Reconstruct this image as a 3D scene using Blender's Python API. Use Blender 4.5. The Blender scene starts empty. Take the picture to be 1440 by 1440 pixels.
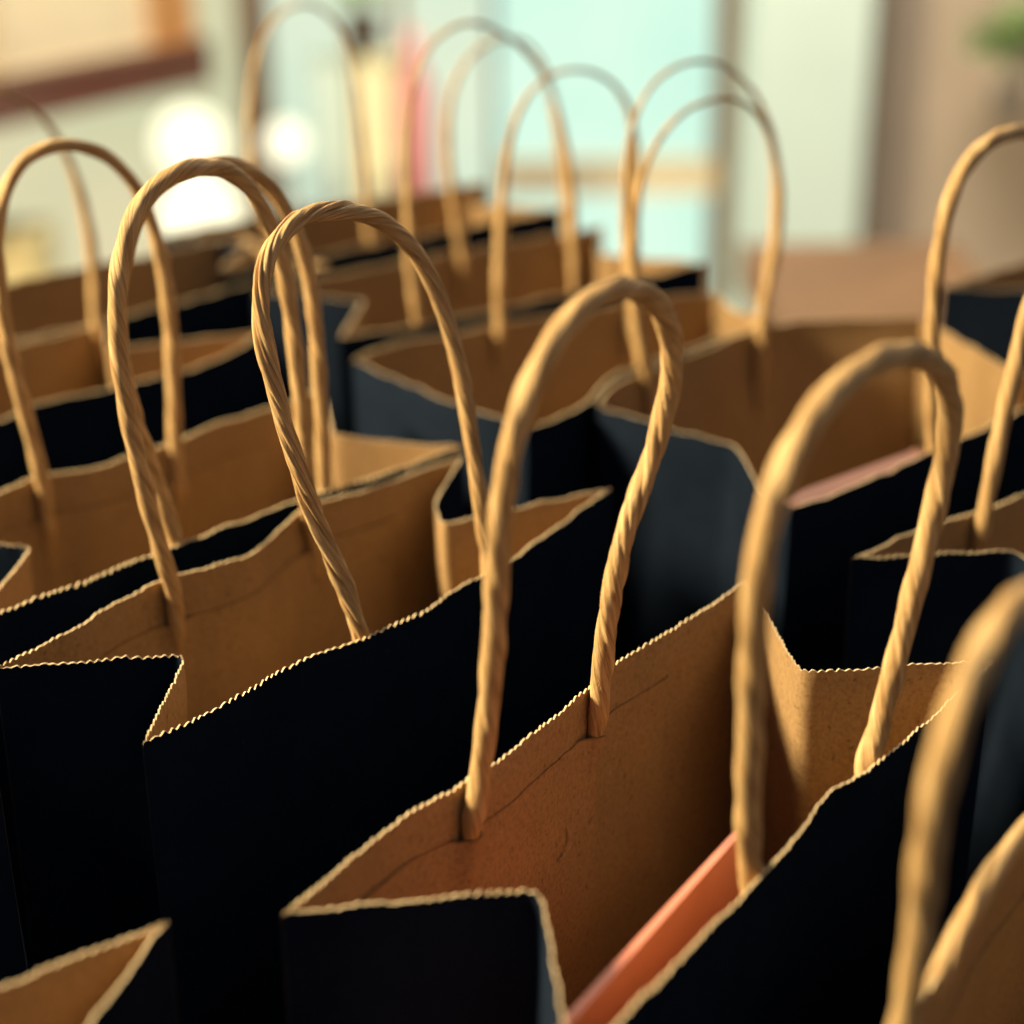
import bpy, math, random
import numpy as np
from mathutils import Matrix, Vector

# ------------------------------------------------------------------ scale
S = 0.20                      # metres per bag width
H = 1.20                      # bag height in bag widths
CAM_H, PITCH, ROLL, FPX = 1.187, 0.42, -0.005, 2521.0   # camera over the bag rims, in bag widths
scene = bpy.context.scene
col = scene.collection

def world(p):                 # bag-width units over the rim plane -> metres over the table top
    p = np.asarray(p, float)
    return np.stack([p[..., 0] * S, p[..., 1] * S, (p[..., 2] + H) * S], -1)

# ------------------------------------------------------------------ camera
fw = np.array([0, math.cos(PITCH), -math.sin(PITCH)])
_u = np.array([0, math.sin(PITCH), math.cos(PITCH)]); _r = np.array([1., 0, 0])
RT = math.cos(ROLL) * _r + math.sin(ROLL) * _u
UP = -math.sin(ROLL) * _r + math.cos(ROLL) * _u
cd = bpy.data.cameras.new('camera'); cam = bpy.data.objects.new('camera', cd); col.objects.link(cam)
M = Matrix.Identity(4)
for i in range(3):
    M[i][0], M[i][1], M[i][2] = RT[i], UP[i], -fw[i]
M[0][3], M[1][3], M[2][3] = 0, 0, (CAM_H + H) * S
cam.matrix_world = M
cd.sensor_width = 36; cd.lens = FPX / 1440 * 36
cd.clip_start = 0.01; cd.clip_end = 100
cd.dof.use_dof = True; cd.dof.focus_distance = 2.37 * S
cd.dof.aperture_fstop = (cd.lens / 1000) / (0.061 * S)
cd.dof.aperture_blades = 0
scene.camera = cam

# ------------------------------------------------------------------ world, lamps, exposure
wd = bpy.data.worlds.new('World'); scene.world = wd; wd.use_nodes = True
wd.node_tree.nodes['Background'].inputs[0].default_value = (0.50, 0.60, 0.80, 1)
wd.node_tree.nodes['Background'].inputs[1].default_value = 0.17
vs = scene.view_settings; vs.view_transform = 'Standard'; vs.look = 'None'; vs.gamma = 1; vs.exposure = 0
scene.cycles.max_bounces = 8; scene.cycles.diffuse_bounces = 4
scene.cycles.use_denoising = True

def area(name, loc, target, size, power, colour, size_y=None):
    ld = bpy.data.lights.new(name, 'AREA'); ld.energy = power; ld.color = colour; ld.size = size * S
    if size_y: ld.shape = 'RECTANGLE'; ld.size_y = size_y * S
    o = bpy.data.objects.new(name, ld); col.objects.link(o)
    a = Vector(world(loc)); b = Vector(world(target)); o.location = a
    o.rotation_euler = (b - a).to_track_quat('-Z', 'Y').to_euler(); return o
area('window_light', (-7.0, 2.2, 4.2), (0.2, 2.4, 0.1), 1.8, 104, (1.0, 0.82, 0.50), 1.8)
area('room_fill', (4.5, -3.0, 6.5), (0.3, 2.5, 0), 4.0, 2.6, (1.0, 0.86, 0.66), 4.0)  # soft fill added for the bag interiors and front walls, no fixture seen
area('background_fill', (0.5, 9.0, 8.0), (0.5, 15.0, -2.5), 4.0, 62, (1.0, 0.90, 0.74), 3.0)  # unseen lamp added to brighten the back walls and background things

# ------------------------------------------------------------------ pixel -> place helpers (bag-width units)
def ray(x, y):
    d = fw * FPX + RT * (x - 720) - UP * (y - 720); return d / np.linalg.norm(d)
def flat(x, y, z=0.0):
    d = ray(x, y); t = (z - CAM_H) / d[2]; p = d * t; p[2] = z; return p
def onplane(x, y, p0, n):
    d = ray(x, y); o = np.array([0, 0, CAM_H]); return o + d * (((p0 - o) @ n) / (d @ n))
def deep(x, y, dist):         # the point at a given distance ahead
    d = ray(x, y); p = d * (dist / d[1]); p[2] += CAM_H; return p

# ------------------------------------------------------------------ noise
def hash3(i, j, k):
    h = (i.astype(np.int64) * 374761393 + j.astype(np.int64) * 668265263 + (k * 2147483647 + 1013904223) % 4294967296) & 0xffffffff
    h = ((h ^ (h >> 13)) * 1274126177) & 0xffffffff
    h = ((h ^ (h >> 16)) * 2246822519) & 0xffffffff
    return ((h ^ (h >> 15)) & 0xffff) / 32767.5 - 1
def noise2(x, y, seed=0):
    x, y = np.broadcast_arrays(np.asarray(x, float), np.asarray(y, float))
    i, j = np.floor(x), np.floor(y); u, v = x - i, y - j
    u, v = u * u * (3 - 2 * u), v * v * (3 - 2 * v)
    a, b = hash3(i, j, seed), hash3(i + 1, j, seed); c, d = hash3(i, j + 1, seed), hash3(i + 1, j + 1, seed)
    return (a * (1 - u) + b * u) * (1 - v) + (c * (1 - u) + d * u) * v

# ------------------------------------------------------------------ materials
def mat(name):
    m = bpy.data.materials.new(name); m.use_nodes = True
    nt = m.node_tree; return m, nt, nt.nodes['Principled BSDF'], nt.nodes, nt.links
def ramp(N, L, fac, stops):
    r = N.new('ShaderNodeValToRGB'); e = r.color_ramp.elements
    while len(e) < len(stops): e.new(0.5)
    for q, (p, c) in zip(e, stops): q.position = p; q.color = (*c, 1)
    L.new(fac, r.inputs[0]); return r.outputs[0]
def noise_node(N, L, vec, scale, detail=4, rough=.6):
    n = N.new('ShaderNodeTexNoise'); n.inputs['Scale'].default_value = scale
    n.inputs['Detail'].default_value = detail; n.inputs['Roughness'].default_value = rough
    L.new(vec, n.inputs['Vector']); return n.outputs['Fac']
def bump(N, L, P, h, strength, dist):
    b = N.new('ShaderNodeBump'); b.inputs['Strength'].default_value = strength; b.inputs['Distance'].default_value = dist
    L.new(h, b.inputs['Height']); L.new(b.outputs[0], P.inputs['Normal'])
def mixmul(N, L, a, b, f=1.0):
    m = N.new('ShaderNodeMix'); m.data_type = 'RGBA'; m.blend_type = 'MULTIPLY'; m.inputs[0].default_value = f
    L.new(a, m.inputs[6]); L.new(b, m.inputs[7]); return m.outputs[2]
def stretch(N, L, vec, sc):
    m = N.new('ShaderNodeMapping'); m.inputs['Scale'].default_value = sc; L.new(vec, m.inputs[0]); return m.outputs[0]

def make_kraft(name, c, rough=.78):
    m, nt, P, N, L = mat(name)
    tc = N.new('ShaderNodeTexCoord'); v = tc.outputs['Object']
    big = noise_node(N, L, v, 30, 5, .65)
    base = ramp(N, L, big, [(.3, tuple(k * .90 for k in c)), (.7, tuple(min(1, k * 1.07) for k in c))])
    fib = noise_node(N, L, stretch(N, L, v, (1, 1, .85)), 800, 3, .7)
    f2 = ramp(N, L, fib, [(.32, (.72, .67, .62)), (.5, (1, 1, 1)), (.70, (1.2, 1.2, 1.18))])
    spk = noise_node(N, L, v, 430, 2, .5)
    f3 = ramp(N, L, spk, [(.27, (.45, .4, .35)), (.35, (1, 1, 1)), (.66, (1, 1, 1)), (.74, (1.25, 1.25, 1.3))])
    L.new(mixmul(N, L, mixmul(N, L, base, f2, .8), f3, .7), P.inputs['Base Color'])
    P.inputs['Roughness'].default_value = rough; P.inputs['Specular IOR Level'].default_value = .25
    bump(N, L, P, fib, .25, .0002)
    return m
KRAFT = make_kraft('kraft_paper', (.325, .200, .090))
EDGE = make_kraft('cut_paper_edge', (.78, .60, .36))
PATCHM = make_kraft('kraft_patch', (.335, .207, .093))

def make_black():
    m, nt, P, N, L = mat('black_paper')
    tc = N.new('ShaderNodeTexCoord'); v = tc.outputs['Object']
    a = noise_node(N, L, v, 60, 5, .6)
    base = ramp(N, L, a, [(.35, (.0064, .0108, .0200)), (.7, (.0092, .0145, .0260))])
    sc = noise_node(N, L, v, 520, 2, .5)
    mx = N.new('ShaderNodeMix'); mx.data_type = 'RGBA'; L.new(ramp(N, L, sc, [(.70, (0, 0, 0)), (.80, (.5, .5, .5))]), mx.inputs[0])
    L.new(base, mx.inputs[6]); mx.inputs[7].default_value = (.05, .05, .05, 1); L.new(mx.outputs[2], P.inputs['Base Color'])
    P.inputs['Roughness'].default_value = .75; P.inputs['Specular IOR Level'].default_value = .03
    b = noise_node(N, L, stretch(N, L, v, (1, 1, .4)), 700, 3, .7)
    bump(N, L, P, b, .2, .0002)
    return m
BLACK = make_black()

def make_cord():
    m, nt, P, N, L = mat('twisted_paper_cord')
    tc = N.new('ShaderNodeTexCoord'); uv = tc.outputs['UV']; v = tc.outputs['Object']
    st = noise_node(N, L, stretch(N, L, uv, (10, 5, 1)), 1.0, 5, .65)
    base = ramp(N, L, st, [(.36, (.44, .25, .10)), (.5, (.65, .405, .17)), (.64, (.78, .54, .27))])
    fib = noise_node(N, L, stretch(N, L, uv, (26, 7, 1)), 1.0, 4, .7)
    f2 = ramp(N, L, fib, [(.36, (.50, .43, .36)), (.47, (.95, .94, .92)), (.62, (1.14, 1.14, 1.14))])
    L.new(mixmul(N, L, base, f2, .8), P.inputs['Base Color'])
    P.inputs['Roughness'].default_value = .60; P.inputs['Specular IOR Level'].default_value = .35
    add = N.new('ShaderNodeMath'); add.operation = 'ADD'; L.new(st, add.inputs[0]); L.new(fib, add.inputs[1])
    bump(N, L, P, add.outputs[0], .9, .0013)
    return m
CORD = make_cord()

def plain(name, c, rough=.6, var=.15, scale=20, grain=None):
    m, nt, P, N, L = mat(name)
    tc = N.new('ShaderNodeTexCoord'); v = tc.outputs['Object']
    if grain: v = stretch(N, L, v, grain)
    a = noise_node(N, L, v, scale, 5, .6)
    L.new(ramp(N, L, a, [(.3, tuple(k * (1 - var) for k in c)), (.7, tuple(min(1, k * (1 + var)) for k in c))]), P.inputs['Base Color'])
    P.inputs['Roughness'].default_value = rough; bump(N, L, P, a, .1, .001)
    return m
def glow(name, c, strength):
    m, nt, P, N, L = mat(name)
    P.inputs['Base Color'].default_value = (.02, .02, .02, 1); P.inputs['Roughness'].default_value = .4
    tc = N.new('ShaderNodeTexCoord'); f = noise_node(N, L, tc.outputs['Object'], 2.2, 3, .6)
    L.new(ramp(N, L, f, [(.35, tuple(k * q for k, q in zip(c, (.86, .93, .96)))), (.65, tuple(min(1.05, k * q) for k, q in zip(c, (1.12, 1.03, 1.05))))]), P.inputs['Emission Color']); P.inputs['Emission Strength'].default_value = strength
    return m

# ------------------------------------------------------------------ object helpers
def mesh_obj(name, verts, faces, mats, parent=None, midx=None, smooth=True, uv=None, units=True):
    me = bpy.data.meshes.new(name)
    v = world(verts) if units else np.asarray(verts, float)
    me.from_pydata(v.tolist(), [], faces if isinstance(faces, list) else faces.tolist())
    for m in mats: me.materials.append(m)
    if midx is not None: me.polygons.foreach_set('material_index', np.asarray(midx, np.int32))
    if smooth: me.polygons.foreach_set('use_smooth', np.ones(len(me.polygons), bool))
    if uv is not None:
        lay = me.uv_layers.new(name='UVMap'); lay.data.foreach_set('uv', np.asarray(uv, np.float32).ravel())
    me.update()
    o = bpy.data.objects.new(name, me); col.objects.link(o)
    if parent is not None:
        o.parent = parent; o.matrix_parent_inverse = Matrix.Translation(-parent.location)
    return o
def tag(o, label=None, cat=None, group=None, kind=None):
    for k, val in (('label', label), ('category', cat), ('group', group), ('kind', kind)):
        if val: o[k] = val
    return o
def empty(name, p):
    o = bpy.data.objects.new(name, None); o.location = Vector(world(p)); o.empty_display_size = .02; col.objects.link(o); return o
def quads(nr, nc, flip=False):
    i = (np.arange(nr - 1)[:, None] * nc + np.arange(nc - 1)[None, :]).ravel()
    q = np.stack([i, i + 1, i + nc + 1, i + nc], 1)
    return q[:, ::-1] if flip else q

def catmull(P, n):            # smooth curve through P, n samples uniform in arc length
    P = np.asarray(P, float)
    if len(P) == 2: P = np.array([P[0], (P[0] + P[1]) / 2, P[1]])
    E = np.vstack([2 * P[0] - P[1], P, 2 * P[-1] - P[-2]])
    out = []
    for i in range(1, len(E) - 2):
        p0, p1, p2, p3 = E[i - 1], E[i], E[i + 1], E[i + 2]
        t0 = 0; t1 = t0 + max(1e-6, np.linalg.norm(p1 - p0)) ** .5
        t2 = t1 + max(1e-6, np.linalg.norm(p2 - p1)) ** .5; t3 = t2 + max(1e-6, np.linalg.norm(p3 - p2)) ** .5
        t = np.linspace(t1, t2, 40)[:, None]
        A1 = (t1 - t) / (t1 - t0) * p0 + (t - t0) / (t1 - t0) * p1
        A2 = (t2 - t) / (t2 - t1) * p1 + (t - t1) / (t2 - t1) * p2
        A3 = (t3 - t) / (t3 - t2) * p2 + (t - t2) / (t3 - t2) * p3
        B1 = (t2 - t) / (t2 - t0) * A1 + (t - t0) / (t2 - t0) * A2
        B2 = (t3 - t) / (t3 - t1) * A2 + (t - t1) / (t3 - t1) * A3
        C = (t2 - t) / (t2 - t1) * B1 + (t - t1) / (t2 - t1) * B2
        out.append(C if i == len(E) - 3 else C[:-1])
    C = np.vstack(out); return resample(C, n)
def resample(C, n):
    d = np.r_[0, np.cumsum(np.linalg.norm(np.diff(C, axis=0), axis=1))]
    t = np.linspace(0, d[-1], n)
    return np.stack([np.interp(t, d, C[:, k]) for k in range(C.shape[1])], 1)
def length(C): return np.linalg.norm(np.diff(C, axis=0), axis=1).sum()

THICK = .0023                 # paper thickness (bag widths)
class Panel:
    """one wall of a paper bag: a curved rim above, a straight foot below, wrinkled a little"""
    def __init__(s, top, bot, seed, sharp=False, amp=.006):
        top = np.asarray(top, float)[:, :2]
        if sharp:             # straight runs between the fold points, each fold a little rounded
            s.C = resample(rounded(top), 400)
        else: s.C = catmull(top, 400)
        s.bot = resample(np.asarray(bot, float)[:, :2], 400); s.seed = seed; s.len = length(s.C); s.amp = amp
        t = np.gradient(s.C, axis=0); t /= np.linalg.norm(t, axis=1)[:, None]; s.n = np.stack([t[:, 1], -t[:, 0]], 1)
        b = s.bot[-1] - s.bot[0]; b /= np.linalg.norm(b); s.nb = np.array([b[1], -b[0]])
    def at(s, u, z):          # u in 0..1 along the wall, z <= 0 below the rim -> point and inward normal
        u, z = np.broadcast_arrays(np.asarray(u, float), np.asarray(z, float))
        k = np.clip(u, 0, 1) * 399; g = np.arange(400)
        c = np.stack([np.interp(k, g, s.C[:, i]) for i in (0, 1)], -1)
        b = np.stack([np.interp(k, g, s.bot[:, i]) for i in (0, 1)], -1)
        n = np.stack([np.interp(k, g, s.n[:, i]) for i in (0, 1)], -1)
        w = np.clip(-z / H, 0, 1); w = (w * w * (3 - 2 * w))[..., None]
        n = n * (1 - w) + s.nb * w; n = n / np.linalg.norm(n, axis=-1, keepdims=True)
        e = np.clip(np.minimum(u, 1 - u) / .08, 0, 1)
        wr = s.amp * e * (noise2(u * s.len * 5, z * 3.0, s.seed) + .5 * noise2(u * s.len * 11 + z * 4, z * 5, s.seed + 7)) * np.clip(-z / .04 + .3, 0, 1)
        p = c * (1 - w) + b * w + n * wr[..., None]
        return np.concatenate([p, z[..., None]], -1), np.concatenate([n, 0 * z[..., None]], -1)
    def build(s, name, parent, pitch=.0122, fine=True, mats=None):
        nper = 6
        ns = int(s.len / pitch * nper) + 1 if fine else int(s.len / .012) + 2
        u = np.linspace(0, 1, ns); a = u * s.len
        if fine:
            mod = np.clip(.75 + .55 * noise2(a * 7, a * 0, s.seed + 3), .15, 1.2)
            ph = a / pitch + .35 * noise2(a * 30, a * 0 + 3, s.seed + 4)
            tooth =   .0046 * mod * (np.abs(np.sin(math.pi * ph)) ** 1.3) - .0030 * mod
            tooth += .0011 * noise2(a * 260, a * 0 + 5, s.seed + 5) + .0026 * noise2(a * 26, a * 0 + 1, s.seed + 6)
        else: tooth = .003 * noise2(a * 30, a * 0 + 1, s.seed + 6)
        rows = np.array([0, .010, .03, .06, .10, .15, .22, .31, .42, .56, .74, .95, H])
        Z = -rows[:, None] + np.where(rows < .005, 1, np.where(rows < .02, .35, 0))[:, None] * tooth[None, :]
        Z = np.minimum(Z, .02); U = np.broadcast_to(u, Z.shape)
        p, n = s.at(U, np.minimum(Z, 0)); p[..., 2] = Z
        jag = (.0012 * noise2(a * 120, a * 0 + 9, s.seed + 8) if fine else 0 * a)
        p[0] += n[0] * jag[:, None]
        tp = np.clip(np.minimum(a, s.len - a) / .03, .06, 1)
        q = p + n * (THICK * tp)[None, :, None]
        nr = len(rows); N1 = nr * ns
        V = np.vstack([p.reshape(-1, 3), q.reshape(-1, 3)])
        # outward faces: walking clockwise round the bag, inside on the right
        F1 = quads(nr, ns, True); F2 = quads(nr, ns) + N1
        i = np.arange(ns - 1); F3 = np.stack([i, i + 1, N1 + i + 1, N1 + i], 1)
        F4 = []
        for c in (0, ns - 1):
            j = np.arange(nr - 1) * ns + c
            F4.append(np.stack([j, j + ns, N1 + j + ns, N1 + j], 1))
        F = np.vstack([F1, F2, F3] + F4)
        mi = np.r_[np.zeros(len(F1)), np.ones(len(F2)), np.full(len(F3), 2), np.zeros(len(F4[0]) * 2)]
        o = mesh_obj(name, V, F, mats or [BLACK, KRAFT, EDGE], parent, mi)
        me = o.data                                  # sharp cut edge between the faces and the rim
        try: me.set_sharp_from_angle(angle=math.radians(55))
        except Exception: pass
        return o
def rounded(P, r=.022):
    out = [P[0]]
    for i in range(1, len(P) - 1):
        a, b, c = P[i - 1], P[i], P[i + 1]
        d1, d2 = np.linalg.norm(a - b), np.linalg.norm(c - b)
        q1 = b + (a - b) / d1 * min(r, d1 * .4); q2 = b + (c - b) / d2 * min(r, d2 * .4)
        for t in np.linspace(0, 1, 9): out.append((1 - t) ** 2 * q1 + 2 * t * (1 - t) * b + t * t * q2)
    out.append(P[-1]); return np.array(out)

class Bag:
    def __init__(s, label, back, front, left, right, seed, fine=True, W=.98, patch=True, group='black kraft-lined paper bags standing in rows', rise=0.0):
        """back: rim points BL..BR, front: FL..FR, left: fold points BL->FL, right: BR->FR (all on the rim plane)"""
        b = [np.asarray(q, float)[:2] for q in back]; f = [np.asarray(q, float)[:2] for q in front]
        le = [np.asarray(q, float)[:2] for q in left]; ri = [np.asarray(q, float)[:2] for q in right]
        BL, BR, FL, FR = b[0], b[-1], f[0], f[-1]
        c = (BL + BR + FL + FR) / 4; l = (BR - BL) + (FR - FL); l /= np.linalg.norm(l); sd = np.array([l[1], -l[0]])
        D = .5 * (abs((FL - BL) @ sd) + abs((FR - BR) @ sd)); D = min(max(D, min(.36, D * 1.1)), .42)
        Wb = .5 * (np.linalg.norm(BR - BL) + np.linalg.norm(FR - FL)); s.l, s.sd = l, sd
        k = lambda a, e: c + l * a * Wb / 2 + sd * e * D / 2
        bl, br, fl, fr = k(-1, -1), k(1, -1), k(-1, 1), k(1, 1)
        s.root = empty('paper_bag', (c[0], c[1], -H)); tag(s.root, label, 'paper bag', group)
        s.back = Panel(b, [bl, br], seed); s.front = Panel(f[::-1], [fr, fl], seed + 20)
        s.right = Panel([BR] + ri + [FR], [br, (br + fr) / 2, fr], seed + 40, True, .003)
        s.left = Panel([FL] + le[::-1] + [BL], [fl, (fl + bl) / 2, bl], seed + 60, True, .003)
        s.fine = fine; s.seed = seed
        s.back.build('back_panel', s.root, fine=fine); s.front.build('front_panel', s.root, fine=fine)
        s.left.build('side_gusset', s.root, fine=fine); s.right.build('side_gusset', s.root, fine=fine)
        q = [np.array([*p, -H + .004]) for p in (bl, br, fr, fl)]
        q2 = [p + [0, 0, .004] for p in q]
        mesh_obj('base', np.array(q + q2), [[0, 1, 2, 3], [7, 6, 5, 4], [0, 4, 5, 1], [1, 5, 6, 2], [2, 6, 7, 3], [3, 7, 4, 0]], [BLACK, KRAFT], s.root, [0, 1, 0, 0, 0, 0], smooth=False)
    def patch(s, side, legs, u0=.16, u1=.86, z0=-.068, z1=-.42, bow=0.0):
        pn = s.back if side == 'back' else s.front
        nu, nv = 160, 26
        u = np.linspace(u0, u1, nu)[None, :]; v = np.linspace(0, 1, nv)[:, None] ** 1.4
        tilt = .006 * noise2(u * 9, u * 0, s.seed + 91)
        Z = z0 + tilt + (z1 - z0) * v + .0015 * noise2(u * 60, u * 0, s.seed + 92) * (v < .01)
        U = np.broadcast_to(u, Z.shape)
        p, n = pn.at(U, Z)
        off = .0045 + 0 * Z
        for g in legs:
            off = off + .022 * np.exp(-((U - g) * pn.len / .019) ** 2) * np.exp(-v * 4.0)
        off = off + .004 * np.clip(noise2(U * 14, Z * 9, s.seed + 93), 0, 1) * np.exp(-v * 6)
        if not bow: off[-1] = .003; off[:, 0] = .003; off[:, -1] = .003
        off = off + bow * np.exp(-((U - u0) / .10) ** 2) * (1 - .3 * v)
        q = p + n * off[..., None]; q2 = p + n * (off - .0022)[..., None]
        N1 = nu * nv; V = np.vstack([q.reshape(-1, 3), q2.reshape(-1, 3)])
        i = np.arange(nu - 1); j = np.arange(nv - 1) * nu
        F = np.vstack([quads(nv, nu), quads(nv, nu, True) + N1, np.stack([i, i + 1, N1 + i + 1, N1 + i], 1),
                       np.stack([j, j + nu, N1 + j + nu, N1 + j], 1)])
        mesh_obj('handle_patch', V, F, [PATCHM], s.root)
    def handle(s, side, pts, lean=0.0, rad=.0126, twist=27.0, wrinkle=1.0, seg=44, tail=.13, hinge=None, thin=1.0):
        """pts: pixels of the cord's middle from one leg to the other; hinge: the two points where it passes the rim"""
        pn = s.back if side == 'back' else s.front
        h1, h2 = [flat(*q) for q in (hinge or (pts[0], pts[-1]))]
        def snap(p):          # foot of a point on the wall: parameter along it
            d = np.linalg.norm(pn.C - p[:2], axis=1); return d.argmin() / 399
        off = rad * 1.12 + THICK
        u1, u2 = snap(h1), snap(h2)
        def inner(u, z, o=off):
            p, n = pn.at(u, z); return p + n * o
        a, b = inner(u1, 0.), inner(u2, 0.)
        l = (b - a); l[2] = 0; l /= np.linalg.norm(l); nn = np.array([-l[1], l[0], 0])
        if nn[1] < 0: nn = -nn
        an = math.radians(lean); m = nn * math.cos(an) + np.array([0, 0, 1]) * math.sin(an)
        P = []
        for q in pts:
            x = onplane(*q, a, nn)
            if x[2] < -.012:
                P.append(inner(snap(x), max(x[2], -.24), off))
            else: P.append(onplane(*q, a, m))
        P = np.array(P)
        def tailof(u, p):     # carry the leg on below the rim
            return [inner(u, -tail, off * .95), inner(u, -tail * .5)]
        def on(p):            # a leg that shows its lower end runs on behind the patch
            return [inner(snap(p), p[2] - .075, off * .50), inner(snap(p), p[2] - .035, off * .72)]
        e1, e2 = P[0].copy(), P[-1].copy()
        t1 = on(P[0]) if P[0][2] < -.012 else tailof(u1, P[0])
        t2 = (on(P[-1]) if P[-1][2] < -.012 else tailof(u2, P[-1]))[::-1]
        P = np.vstack([np.array(t1).reshape(-1, 3), P, np.array(t2).reshape(-1, 3)])
        n = int(length(P) / .0042); C = catmull(P, n)
        k = 9; ker = np.exp(-.5 * (np.arange(-3 * k, 3 * k + 1) / k) ** 2); ker /= ker.sum()
        pad = np.vstack([2 * C[:1] - C[1:3 * k + 1][::-1], C, 2 * C[-1:] - C[-3 * k - 1:-1][::-1]])
        Cs = np.stack([np.convolve(pad[:, i], ker, 'valid') for i in range(3)], 1)
        wz = np.clip((C[:, 2] - .01) / .05, 0, 1)[:, None]; C = C * (1 - wz) + Cs * wz
        arc = np.linspace(0, 1, n); half = np.arange(n) < n // 2
        ze = np.where(half, e1[2] if e1[2] < -.012 else -.07, e2[2] if e2[2] < -.012 else -.07); zc_ = np.clip((C[:, 2] - ze + .06) / .06, 0, 1)
        prof = (.45 + .55 * zc_) * (1 - (1 - thin) * np.clip((C[:, 2] - .22) / .3, 0, 1))
        V, F, UV = cord(C, rad * prof[:, None], seg, twist, wrinkle, s.seed + (5 if side == 'back' else 6))
        mesh_obj('handle', V, F, [CORD], s.root, uv=UV)
        return (snap(e1) if e1[2] < -.012 else u1), (snap(e2) if e2[2] < -.012 else u2)

def cord(C, rad, seg, twist, wr, seed):
    n = len(C); T = np.gradient(C, axis=0); T /= np.linalg.norm(T, axis=1)[:, None]
    N = np.zeros_like(C); ref = np.cross(T[0], [.3, .2, .9]); ref /= np.linalg.norm(ref)
    for i in range(n):
        ref = ref - (ref @ T[i]) * T[i]; ref /= np.linalg.norm(ref); N[i] = ref
    B = np.cross(T, N)
    s = np.r_[0, np.cumsum(np.linalg.norm(np.diff(C, axis=0), axis=1))][:, None]
    th = np.linspace(0, 2 * math.pi, seg, endpoint=False)[None, :]
    tw = twist * s + .7 * noise2(s * 4, s * 0, seed)          # the paper's own twist along the cord
    ph = th + tw
    X, Y = np.cos(ph), np.sin(ph)
    r = 1.03 + .055 * np.cos(2 * ph + 1.0) + .045 * np.cos(3 * ph + .4)
    amp = np.clip(.55 + .75 * noise2(s * 5.5, s * 0 + 2, seed + 1), .12, 1.3) * wr
    def crease(k, off, wid, dep):                             # a sharp fold running with the twist
        d = np.angle(np.exp(1j * (ph - off - .5 * noise2(s * 7, s * 0 + k, seed + 2))))
        g = np.clip(.35 + .9 * noise2(s * 6 + k * 3.7, s * 0 + k, seed + 3), 0, 1)
        return -dep * g * np.exp(-np.abs(d) / wid)
    for k, (o, wd_, dp) in enumerate([(0.3, .13, .34), (.95, .07, .2), (1.5, .10, .27), (2.1, .07, .22), (2.6, .13, .28), (3.5, .10, .32), (4.0, .06, .2), (4.4, .12, .27), (5.0, .07, .22), (5.6, .11, .30)]):
        r = r + amp * crease(k, o, wd_, dp)
    r = r + amp * (.05 * noise2(X * 2.3 + s * 14, Y * 2.3 + s * 9, seed + 4) + .035 * noise2(X * 4 + s * 30, Y * 4 - s * 22, seed + 6))
    r = r * (1 + .035 * noise2(s * 9, s * 0 + 8, seed + 5)) * rad
    P = C[:, None, :] + (np.cos(th) * r)[..., None] * N[:, None, :] + (np.sin(th) * r)[..., None] * B[:, None, :]
    V = P.reshape(-1, 3)
    i = np.arange(n - 1)[:, None] * seg; j = np.arange(seg)[None, :]; j2 = (j + 1) % seg
    F = np.stack([i + j, i + j2, i + seg + j2, i + seg + j], -1).reshape(-1, 4)
    vv = s[:-1]; v2 = s[1:]; o1, o2 = tw[:-1] / (2 * math.pi), tw[1:] / (2 * math.pi)
    ju = j / seg; ju2 = (j + 1) / seg
    UV = np.stack([np.stack(np.broadcast_arrays(ju + o1, vv), -1), np.stack(np.broadcast_arrays(ju2 + o1, vv), -1),
                   np.stack(np.broadcast_arrays(ju2 + o2, v2), -1), np.stack(np.broadcast_arrays(ju + o2, v2), -1)], 2).reshape(-1, 2)
    caps = [list(range(seg))[::-1], [(n - 1) * seg + k for k in range(seg)]]
    F = F.tolist() + caps; UV = np.vstack([UV, np.zeros((2 * seg, 2))])
    return V, F, UV

def box(name, c, l, size, m, parent=None, bev=.006, z0=None):
    """a bevelled block: c its foot's centre (bag widths), l its long direction, size = (length, depth, height)"""
    import bmesh
    bm = bmesh.new(); bmesh.ops.create_cube(bm, size=1)
    l = np.array(l[:2], float); l /= np.linalg.norm(l); sd = np.array([l[1], -l[0]])
    for v in bm.verts:
        x, y, z = v.co; q = np.array(c[:2]) + l * x * size[0] + sd * y * size[1]
        v.co = Vector(world(np.array([q[0], q[1], c[2] + (z + .5) * size[2]])))
    if bev: bmesh.ops.bevel(bm, geom=bm.edges[:], offset=bev * S, segments=3, affect='EDGES', profile=.6)
    bmesh.ops.recalc_face_normals(bm, faces=bm.faces[:])
    me = bpy.data.meshes.new(name); bm.to_mesh(me); bm.free(); me.materials.append(m)
    for p in me.polygons: p.use_smooth = False
    o = bpy.data.objects.new(name, me); col.objects.link(o)
    if parent is not None: o.parent = parent; o.matrix_parent_inverse = Matrix.Translation(-parent.location)
    return o

# ================================================================== SETTING
WOOD = plain('table_wood', (.20, .095, .040), .45, .3, 9, (1, 8, 8))
DARKWOOD = plain('dark_red_wood', (.12, .042, .028), .4, .3, 9, (8, 1, 8))
FRAMEW = plain('brown_frame_wood', (.24, .15, .09), .5, .2, 12, (6, 6, 1))
PALEWALL = plain('pale_plaster', (.62, .78, .74), .8, .05, 4)
TAUPE = plain('taupe_plaster', (.46, .37, .28), .8, .08, 4)
FLOORM = plain('floor_boards', (.30, .22, .15), .5, .2, 3)

floor = mesh_obj('floor', np.array([[-40, -12, -4.95], [40, -12, -4.95], [40, 40, -4.95], [-40, 40, -4.95]]), [[0, 1, 2, 3]], [FLOORM], smooth=False)
tag(floor, kind='structure')

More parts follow.
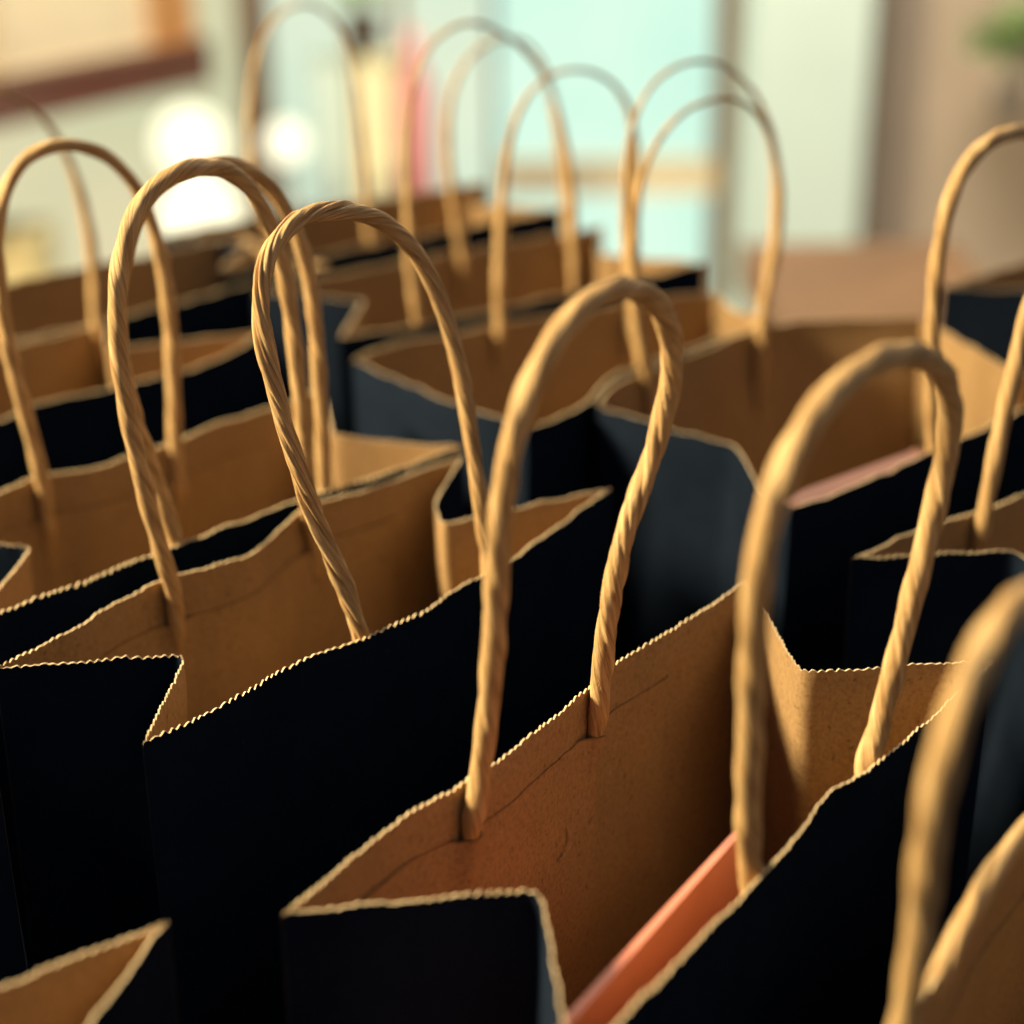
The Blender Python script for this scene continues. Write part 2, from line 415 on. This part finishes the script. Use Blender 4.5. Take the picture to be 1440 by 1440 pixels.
YW = 16.0
def P2(x, y, d=YW): return deep(x, y, d)
def wallbox(name, x0, x1, m, d, thick=.5, ztop=8.0, zbot=-4.94, parent=None, bev=0):
    a, b = P2(x0, 200, d), P2(x1, 200, d)
    return box(name, ((a[0] + b[0]) / 2, d + thick / 2, zbot), (1, 0), (b[0] - a[0], thick, ztop - zbot), m, parent, bev)
tag(wallbox('wall', 1050, 1215, PALEWALL, 14.6, .8), kind='structure')
tag(wallbox('wall', 1212, 1800, TAUPE, 15.4, .6), kind='structure')

# ------------------------------------------------------------------ table under the bags
t = empty('table', (0, 2.8, -H)); tag(t, 'wooden table hidden under the rows of black paper bags', 'table')
box('tabletop', (0, 2.7, -H - .2), (1, 0), (8.5, 5.4, .198), plain('shade_dark_wood', (.012, .010, .009), .6, .3, 9, (1, 8, 8)), t, .02)  # top coloured near black so the lit gaps between bags stay dark
for x in (-3.9, 3.9):
    for y in (.3, 5.1): box('leg', (x, y, -4.94), (1, 0), (.3, .3, 4.94 - H - .2), WOOD, t, .01)

# ================================================================== BAGS
def F_(*q): return [flat(*p) for p in q]
def away(p, l, d): return np.asarray(p)[:2] + np.asarray(l)[:2] / np.linalg.norm(l[:2]) * d

# the sharp bag in the middle, with the coral box in it
C = Bag('open black paper bag with a coral box inside, nearest the middle bottom edge',
        F_((395, 1285), (475, 1222), (560, 1155), (668, 1086), (735, 1040), (835, 962), (870, 930), (960, 874), (1050, 818)),
        F_((802, 1493), (870, 1437), (980, 1325), (1062, 1243), (1130, 1165), (1165, 1120), (1215, 1088), (1280, 1035), (1335, 988), (1396, 928)),
        F_((757, 1250)), F_((1128, 944)), 100)
lg = C.handle('back', [(668, 1150), (676, 1085), (688, 990), (696, 880), (703, 740), (722, 610), (768, 490), (822, 425), (880, 402), (925, 425), (946, 480),
                  (941, 560), (915, 650), (880, 740), (858, 850), (846, 950), (843, 1005)], lean=10, hinge=((680, 1078), (848, 955)), wrinkle=1.0, rad=.0134)
C.patch('back', lg, .10, .80)
lg = C.handle('front', [(1058, 1242), (1052, 1150), (1055, 1050), (1058, 930), (1068, 780), (1100, 660), (1160, 560), (1220, 512), (1285, 497), (1330, 530), (1338, 600),
                   (1318, 700), (1288, 820), (1260, 930), (1236, 1020), (1214, 1086)], lean=6, wrinkle=.65, rad=.0140)

# the bag left of it
B = Bag('paper bag with the most creased twisted handle, left of the bag holding the coral box',
        F_((-8, 938), (60, 905), (110, 879), (170, 843), (232, 815), (300, 797), (352, 777), (400, 738), (430, 715), (500, 692), (575, 668), (652, 640)),
        F_((200, 1045), (300, 1000), (400, 942), (450, 918), (510, 896), (580, 868), (645, 828), (690, 808), (770, 750), (860, 685)),
        F_((259, 921)), F_((612, 706), (622, 736)), 200)
lg = B.handle('back', [(250, 882), (243, 830), (215, 735), (192, 640), (172, 540), (163, 440), (172, 350), (200, 275), (250, 240), (305, 232), (350, 258), (385, 330), (405, 410),
                  (418, 520), (428, 620), (434, 716)], lean=0, hinge=((242, 812), (434, 713)), wrinkle=.7)
B.patch('back', lg, .10, .84)
B.handle('front', [(508, 897), (480, 815), (445, 730), (412, 640), (385, 540), (364, 440), (366, 370), (400, 315), (445, 296), (490, 293), (540, 310), (590, 358), (622, 430),
                   (645, 510), (662, 610), (676, 710), (688, 808)], lean=-8, wrinkle=3.2, twist=20, seg=88, rad=.0122)

# behind that, at the left edge
A = Bag('paper bag at the left edge, directly behind the bag with the creased handle',
        [flat(-40, 880)[:2] + (flat(455, 545) - flat(648, 628))[:2] * .95] + F_((-40, 715), (0, 690), (60, 668), (135, 655), (232, 624), (262, 612), (320, 590), (385, 572), (455, 545)),
        F_((-40, 880), (0, 860), (60, 838), (130, 812), (200, 785), (245, 768), (330, 737), (395, 714), (440, 697), (520, 672), (648, 628)),
        F_((45, 767)), F_((469, 612)), 300)
lg = A.handle('back', [(68, 742), (58, 670), (38, 590), (14, 500), (0, 410), (-6, 330), (6, 262), (40, 213), (90, 200), (140, 210), (185, 250), (218, 325), (236, 420), (243, 520), (246, 620), (250, 685)],
              lean=2, hinge=((60, 668), (246, 618)), wrinkle=.7, seg=24, thin=.85)
A.patch('back', lg, .2, .84)
A.handle('front', [(246, 768), (225, 690), (195, 610), (175, 530), (165, 440), (178, 350), (206, 275), (260, 238), (325, 226), (380, 258), (420, 330), (440, 420), (448, 520), (453, 610), (456, 692)], lean=0, wrinkle=.7, seg=24, thin=.85)

# left, one row farther
l_ = flat(0, 590) - flat(375, 465)
Z = Bag('blurred paper bag at the left edge with a thin lighter strip of inside showing',
        [away(flat(152, 450), flat(30, 484) - flat(152, 450), .98)] + F_((30, 484), (90, 468), (152, 450)),
        [away(flat(375, 465), l_, .98)] + F_((0, 592), (45, 570), (130, 552), (205, 533), (290, 512), (375, 465)),
        [away(flat(375, 465), l_, .70) + np.array([-.16, .12])], F_((150, 492)), 400, fine=False)
Z.handle('back', [(-120, 560), (-140, 430), (-130, 300), (-100, 190), (-50, 130), (5, 128), (50, 155), (88, 205), (115, 280), (130, 360), (136, 455)], lean=0, wrinkle=.5, seg=16, thin=.36, rad=.0120)

# centre, behind: the open bag whose side shows dark blue
G = Bag('wide open blue-black paper bag seen through the arch of the middle handle',
        F_((495, 506), (540, 488), (620, 472), (700, 456), (790, 440), (870, 426), (940, 416), (1003, 410)),
        F_((742, 602), (785, 588), (826, 566), (856, 532), (895, 516), (1000, 479), (1092, 453)),
        F_((640, 568)), F_((1035, 437)), 500, fine=False)
G.handle('back', [(704, 470), (702, 400), (706, 300), (712, 220), (735, 140), (775, 102), (820, 96), (860, 112), (885, 150), (893, 210), (892, 290), (890, 360), (892, 430)], lean=2, hinge=((702, 458), (890, 428)), wrinkle=.5, seg=16, thin=.36, rad=.0120)
G.handle('front', [(905, 538), (892, 450), (882, 350), (880, 260), (890, 165), (925, 108), (985, 84), (1040, 105), (1078, 165), (1093, 250), (1090, 340), (1076, 420), (1062, 478)], lean=0, wrinkle=.5, seg=16, thin=.36, rad=.0120)

# right of it: wide open bag with the cream side
E = Bag('wide open paper bag with a sunlit cream side gusset, behind the front right handle',
        F_((840, 572), (855, 545), (895, 524), (950, 504), (1000, 487), (1045, 467), (1100, 454), (1200, 449), (1296, 448)),
        F_((1112, 716), (1160, 700), (1215, 678), (1300, 640), (1420, 585), (1530, 535), (1640, 490)),
        F_((930, 600), (1034, 626), (1068, 690)), F_((1428, 522)), 600, fine=False)
E.handle('back', [(910, 530), (896, 440), (890, 340), (905, 235), (950, 165), (1010, 137), (1058, 150), (1088, 205), (1096, 290), (1088, 360), (1074, 430), (1068, 530)], lean=4, hinge=((910, 520), (1072, 461)), wrinkle=.5, seg=16, thin=.36, rad=.0120)
E.handle('front', [(1312, 636), (1310, 540), (1312, 440), (1322, 340), (1345, 250), (1390, 198), (1440, 184), (1490, 205), (1515, 280), (1520, 380), (1510, 470), (1496, 548)], lean=2, wrinkle=.6, seg=16)

# right edge
lD = flat(1440, 694) - flat(1197, 786)
D_ = Bag('paper bag at the right edge with its folded black side gusset facing us',
         F_((1197, 786), (1290, 745), (1380, 718), (1440, 694)) + [away(flat(1197, 786), lD, .98)],
         [flat(1197, 786)[:2] + np.array([.33, -.25])] + [flat(1197, 786)[:2] + np.array([.33, -.25]) + lD[:2] / np.linalg.norm(lD[:2]) * t for t in (.35, .65, .98)],
         F_((1430, 774)), [flat(1197, 786)[:2] + np.array([.14, -.13]) + lD[:2] / np.linalg.norm(lD[:2]) * .8], 700)
D_.handle('back', [(1380, 752), (1386, 715), (1402, 630), (1424, 530), (1448, 430), (1480, 350), (1530, 320), (1580, 345), (1600, 420), (1590, 520), (1570, 640)], lean=0, hinge=((1384, 717), (1560, 648)), wrinkle=.7, seg=24, thin=.85)

# right front corner
Fb = Bag('nearest paper bag with a thick blurred handle, in the lower right corner',
         F_((1160, 1590), (1240, 1470), (1300, 1395), (1345, 1320), (1385, 1245), (1440, 1170), (1560, 1020)),
         [flat(1160, 1590)[:2] + np.array([.34, -.2]), flat(1440, 1170)[:2] + np.array([.34, -.2]), flat(1560, 1020)[:2] + np.array([.34, -.2])],
         [flat(1160, 1590)[:2] + np.array([.24, .0])], [flat(1560, 1020)[:2] + np.array([.1, -.22])], 800)
lg = Fb.handle('back', [(1262, 1500), (1280, 1400), (1293, 1300), (1306, 1180), (1326, 1060), (1362, 950), (1410, 868), (1470, 830), (1530, 850), (1550, 930), (1530, 1010), (1500, 1100), (1475, 1160)], lean=5,
               hinge=((1278, 1425), (1470, 1135)), wrinkle=.6, rad=.0138)
Fb.patch('back', lg, .10, .86, -.09, -.45)

# its other handle, folded down along the inside of the rim
Q = [flat(*q, z) for q, z in (((1290, 1440), -.10), ((1312, 1392), -.02), ((1342, 1325), .02), ((1382, 1250), .04), ((1412, 1205), .05), ((1460, 1150), .05), ((1520, 1090), .02), ((1560, 1060), -.06))]
V, Fc, UV = cord(catmull(np.array(Q), 150), .0115, 40, 24, .8, 870)
mesh_obj('handle', V, Fc, [CORD], Fb.root, uv=UV)

# left front corner
lH = flat(-40, 1400) - flat(237, 1293)
Hb = Bag('near paper bag showing only one pointed corner, in the lower left corner',
         [away(flat(237, 1293), lH, .98)] + F_((-40, 1402), (0, 1386), (120, 1338), (237, 1293)),
         [away(flat(440, 1600), lH, .98), away(flat(440, 1600), lH, .5), flat(440, 1600)[:2]],
         [away(flat(440, 1600), lH, .75) + np.array([-.10, .14])], F_((110, 1462)), 900)

# bag added to cover and shade the lit gusset at the left edge
l_ = flat(860, 685)[:2] - flat(200, 1045)[:2]; l_ /= np.linalg.norm(l_); s_ = np.array([l_[1], -l_[0]]); e_ = flat(-10, 1040)[:2]
w_ = lambda u, v: e_ - l_ * u - s_ * v
Lb = Bag('added paper bag hiding a lit gusset with a sliver of black wall low at the left edge', [w_(.98, .33), w_(.5, .34), w_(0, .33)], [w_(.98, 0), w_(.5, -.01), w_(0, 0)], [w_(.8, .16)], [w_(.17, .16)], 950, fine=False)

# farthest rows
def plain_bag(label, BLp, yaw, seed, W=.98, D=.36, fold=.17, **k):
    a = math.radians(yaw); l = np.array([math.cos(a), math.sin(a)]); s = np.array([l[1], -l[0]]); o = np.asarray(BLp)[:2]
    w = lambda u, v: o + l * u + s * v
    return Bag(label, [w(0, 0), w(W * .33, -.02), w(W * .7, -.01), w(W, 0)], [w(0, D), w(W * .35, D + .02), w(W * .7, D + .01), w(W, D)], [w(fold, D / 2)], [w(W - fold, D / 2)], seed, fine=False, **k)
aY = 42
fr = flat(460, 372)[:2]; lY = np.array([math.cos(math.radians(aY)), math.sin(math.radians(aY))])
Y = plain_bag('blurred paper bag against the bright background, behind the left-edge rows', fr - lY * .98 - np.array([lY[1], -lY[0]]) * .36, aY, 1000, fold=.04)
aX = 34
fl = flat(478, 476)[:2]; lX = np.array([math.cos(math.radians(aX)), math.sin(math.radians(aX))]); sX = np.array([lX[1], -lX[0]])
X = plain_bag('blurred paper bag in the far middle, right behind the wide open blue-black bag', fl - sX * .40, aX, 1100, D=.40)
X.handle('front', [(588, 452), (578, 380), (574, 280), (574, 180), (588, 90), (620, 45), (660, 28), (710, 48), (762, 100), (790, 180), (803, 270), (808, 405)], lean=0, wrinkle=.5, seg=14, thin=.40, rad=.0110)
X.handle('back', [(652, 380), (640, 300), (628, 200), (640, 110), (690, 55), (745, 60), (775, 130), (790, 230), (800, 340)], lean=-4, wrinkle=.5, seg=14, thin=.40, rad=.0110)
fv = flat(505, 352)[:2]
Wb = plain_bag('farthest paper bag with one tall blurred handle beside the brown window post', fv - sX * .4 - lX * .35, aX, 1200)
Wb.handle('front', [(415, 400), (370, 300), (352, 200), (356, 100), (380, 30), (430, 0), (480, 40), (500, 130), (512, 240), (520, 330)], lean=0, wrinkle=.4, seg=14, thin=.45, rad=.0110)
vo = flat(1350, 452)[:2]
V_ = plain_bag('dark paper bag at the right edge, behind the bag with the cream side gusset', vo + np.array([.02, .25]), 36, 1400)

# ------------------------------------------------------------------ coral boxes in the bags
CORAL = plain('coral_card', (.70, .235, .145), .55, .06, 60)
PINK = plain('dusty_pink_card', (.20, .085, .06), .6, .06, 60)
l = C.l; sd = C.sd
zc = -.05
a = flat(785, 1440, zc)[:2]; b = flat(1040, 1160, zc)[:2]; ll = (b - a) / np.linalg.norm(b - a); ss = np.array([ll[1], -ll[0]])
mid = a + ll * (np.linalg.norm(b - a) - .27) + ss * .005
cb = box('coral_box', (mid[0], mid[1], -H + .02), ll, (.54, .006, H - .02 + zc), CORAL, None, .002)
tag(cb, 'flat coral red card box standing on edge inside the middle paper bag', 'box')
def slip(px, ln, lab, z, bag, dep=.035):
    a = flat(*px[0], z)[:2]; b = flat(*px[1], z)[:2]; ll = (b - a) / np.linalg.norm(b - a); ss = np.array([ll[1], -ll[0]])
    mid = a + ll * ln / 2 - ss * dep / 2
    o = box('pink_box', (mid[0], mid[1], -H + .02), ll, (ln, dep, H - .02 + z), PINK, None, .006); tag(o, lab, 'box')
slip(((1120, 712), (1218, 676)), .34, 'dusty pink box peeping over the rim of the bag with the cream gusset', -.02, E)

# ------------------------------------------------------------------ thumbnail-shaped dent in the middle bag's patch
pts = [(793, 1160), (797, 1172), (795, 1187), (788, 1200), (778, 1210)]
pn = C.back
Q = []
for q in pts:
    x = onplane(*q, pn.at(.45, 0.)[0], np.array([-C.l[1], C.l[0], 0]))
    u = np.linalg.norm(pn.C - x[:2], axis=1).argmin() / 399; p, n = pn.at(u, x[2]); Q.append(p + n * .0042)
V, Fc, UV = cord(catmull(np.array(Q), 40), (.0012 + .0062 * np.sin(np.linspace(0, math.pi, 40)) ** .8)[:, None], 12, 0, .3, 77)
mesh_obj('dent_lip', V, Fc, [PATCHM], C.root)

# ================================================================== BACKGROUND, far out of focus
win = empty('shop_window', (0, YW, -4.94)); tag(win, 'bright daylit shop window with brown wooden posts, out of focus behind the bags', 'window')
def pane(x0, x1, z0, z1, m, d=YW + .1):
    a, b = P2(x0, 200, d), P2(x1, 200, d)
    return box('pane', ((a[0] + b[0]) / 2, d, z0), (1, 0), (b[0] - a[0], .06, z1 - z0), m, win, 0)
G1 = glow('daylight_glass', (.66, .98, .78), 1.0)
G2 = glow('warm_daylight_glass', (.88, .86, .52), .78)
G3 = glow('soft_daylight_glass', (.76, .92, .68), .92)
pane(-900, 345, -4.9, 5, G2); pane(385, 690, -4.9, 5, G3); pane(700, 1040, -4.9, 5, G1)
def post(x0, x1, d=YW - .1): 
    o = wallbox('post', x0, x1, FRAMEW, d, .3, 5, -4.9, win, .02); return o
post(345, 385); post(1002, 1042); post(560, 572)
zr = P2(850, 245)[2]; a, b = P2(705, 245), P2(1004, 245)
box('rail', ((a[0] + b[0]) / 2, YW - .05, zr - .14), (1, 0), (b[0] - a[0], .2, .28), plain('cream_rail', (.72, .60, .40), .6), win, .02)

tb = empty('side_table', (0, 8, -H)); tag(tb, 'small wooden table beyond the bags on the right, out of focus', 'table')
a, b = flat(1085, 440, -H), flat(1340, 350, -H)
box('tabletop', ((a[0] + b[0]) / 2, 7.6, -H - .15), (1, 0), (b[0] - a[0], 1.9, .15), plain('honey_wood', (.17, .085, .034), .6, .2, 8), tb, .02)
for x in (a[0] + .2, b[0] - .2):
    for y in (6.85, 8.35): box('leg', (x, y, -4.94), (1, 0), (.18, .18, 4.94 - H - .15), DARKWOOD, tb, .01)

sh = empty('display_table', (-3, 12.5, -4.94)); tag(sh, 'dark red wooden display table in the blurred upper left', 'table')
a, b = flat(-300, 215, -H)[:2], flat(295, 92, -H)[:2]; ll = (b - a) / np.linalg.norm(b - a); ss = np.array([ll[1], -ll[0]])
mid = (a + b) / 2 - ss * .9
box('tabletop', (mid[0], mid[1], -H - .12), ll, (np.linalg.norm(b - a), 1.8, .3), DARKWOOD, sh, .02)
q = a - ss * .9 + ll * .5
box('pedestal', (q[0], q[1], -4.94), ll, (.6, 1.2, 4.82 - H), DARKWOOD, sh, .01)
CREAM = plain('cream_card', (.80, .68, .46), .7, .05); ORANGE = plain('orange_card', (.50, .24, .08), .6, .15, 6)
q = a + ll * np.linalg.norm(b - a) * .72 - ss * .5
tag(box('cream_box', (q[0], q[1], -H + .185), ll, (1.5, .6, 1.1), CREAM, None, .02), 'large cream carton on the dark red display table', 'box')
q = a + ll * np.linalg.norm(b - a) * .945 - ss * .4
tag(box('orange_box', (q[0], q[1], -H + .185), ll, (.40, .5, .9), ORANGE, None, .02), 'orange-brown carton beside the cream carton on the display table', 'box')

# window bench with a few things on it
bn = empty('window_bench', (0, 13.5, -4.94)); tag(bn, 'low wooden bench along the shop window, behind the farthest bags', 'bench')
a, b = P2(392, 340, 13), P2(690, 340, 13)
zb = a[2]
box('seat', ((a[0] + b[0]) / 2, 13.4, zb - .2), (1, 0), (b[0] - a[0], 1.0, .2), FRAMEW, bn, .02)
for x in (a[0] + .15, b[0] - .15):
    for y in (13.05, 13.75): box('leg', (x, y, -4.94), (1, 0), (.15, .15, 4.94 + zb - .2), FRAMEW, bn, .01)
def stand(name, x0, x1, ytop, m, lab, cat, d=13.2):
    a, b = P2(x0, ytop, d), P2(x1, ytop, d)
    tag(box(name, ((a[0] + b[0]) / 2, d + .12, zb), (1, 0), (b[0] - a[0], .3, a[2] - zb), m, None, .03), lab, cat)
stand('pale_blue_box', 440, 490, 75, plain('pale_blue_card', (.55, .68, .64), .6, .05), 'pale blue upright box on the window bench', 'box')
stand('straw_box', 496, 552, 80, plain('straw_card', (.80, .76, .50), .6, .05), 'straw yellow upright box on the window bench', 'box')

# pictures that are not boxes: a bottle, a potted plant, glowing balls for blurred highlights
def lathe(name, c, prof, m, parent=None, seg=24):
    V = []; 
    for r, z in prof:
        for k in range(seg): V.append([c[0] + r * math.cos(2 * math.pi * k / seg), c[1] + r * math.sin(2 * math.pi * k / seg), c[2] + z])
    F = []
    for i in range(len(prof) - 1):
        for k in range(seg): F.append([i * seg + k, i * seg + (k + 1) % seg, (i + 1) * seg + (k + 1) % seg, (i + 1) * seg + k])
    F.append(list(range(seg))[::-1]); F.append([(len(prof) - 1) * seg + k for k in range(seg)])
    return mesh_obj(name, np.array(V), F, [m], parent)
PINKG = plain('pink_glaze', (.66, .27, .28), .3, .05)
pb = P2(582, 150, 13.2)
hB = P2(582, 45, 13.2)[2] - zb
tag(lathe('pink_bottle', (pb[0], 13.3, zb), [(.13, 0), (.14, .05), (.14, hB * .72), (.06, hB * .84), (.05, hB), (.03, hB)], PINKG), 'tall pink bottle on the window bench', 'bottle')
LEAF = plain('leaf_green', (.44, .58, .30), .6, .3, 6); POT = plain('dark_pot', (.06, .03, .02), .5)
def plant(c, rad, n, lab, potm, stemh=.5):
    rt = empty('potted_plant', c); tag(rt, lab, 'plant')
    lathe('pot', c, [(.10, 0), (.14, .25), (.15, .3), (.12, .3)], potm, rt)
    rng = random.Random(int(c[0] * 100)); V = []; F = []
    for i in range(n):
        az = rng.uniform(0, 6.283); el = rng.uniform(-.2, 1.3); R = rad * rng.uniform(.5, 1)
        tip = np.array([R * math.cos(az) * math.cos(el), R * math.sin(az) * math.cos(el), R * math.sin(el)]); base = tip * .35
        side = np.cross(tip, [0, 0, 1.]); side = side / (np.linalg.norm(side) + 1e-6) * rad * .16
        o = np.array(c) + [0, 0, stemh]; k = len(V); mid = (base + tip) / 2 + [0, 0, rad * .08]
        V += [o + base, o + mid + side, o + tip, o + mid - side]; F.append([k, k + 1, k + 2, k + 3])
        V += []; 
    mesh_obj('leaves', np.array(V), F, [LEAF], rt)['kind'] = 'stuff'
    lathe('stem', c, [(.02, .28), (.015, stemh + rad * .3)], LEAF, rt, 8)
p = P2(508, 70, 13.1)
tag_h = P2(520, 82, 13.2)[2]
plant((p[0], 13.3, tag_h + .0), .26, 90, 'green leafy plant in a dark pot on top of the straw yellow box', POT, .42)
p = P2(1400, 150, 15.0)
plant((p[0], 15.0 - .4, p[2] - .05), .5, 170, 'green trailing plant in the blurred upper right', plain('grey_planter', (.30, .27, .24), .7), .55)
def carton(x0, x1, ytop, lab, d=12.6):
    a, b = P2(x0, ytop, d), P2(x1, ytop, d)
    tag(box('straw_carton', ((a[0] + b[0]) / 2, d, -4.94), (1, 0), (b[0] - a[0], .5, a[2] + 4.94), plain('straw_board', (.80, .68, .36), .7, .1, 6), None, .03), lab, 'box')
carton(-40, 62, 325, 'tall straw yellow carton standing on the floor at the blurred left edge')
BALLG = glow('highlight_glow', (1.0, .95, .64), 1.5); BALLW = glow('small_highlight_glow', (1.0, .96, .68), 1.5)
def globe(x, y, r, lab, m, d=12.0):  # glowing balls added for blurred bright spots, lamp form and stand made up
    c = P2(x, y, d); rt = empty('highlight_ball', (c[0], d, c[2])); tag(rt, lab, 'glowing ball', 'blurred highlights')
    prof = [(max(.001, r * math.sin(t)), -r * math.cos(t)) for t in np.linspace(0.02, math.pi - .02, 14)]
    lathe('globe', (c[0], d, c[2]), prof, m, rt)
    lathe('stand', (c[0], d, -4.94), [(r * .8, 0), (r * .8, .05), (.03, .07), (.03, c[2] - r + 4.94)], DARKWOOD, rt, 10)
globe(268, 200, .25, 'glowing ball added as a warm blurred highlight just above the top of the left handle arch', BALLG)
globe(280, 305, .30, 'glowing ball added as a warm blurred highlight framed inside the left handle arch', BALLG)
globe(402, 200, .15, 'small glowing ball added as a pale blurred highlight beside the brown window post', BALLW)
print('objects', len(bpy.data.objects), 'polys', sum(len(m.polygons) for m in bpy.data.meshes))
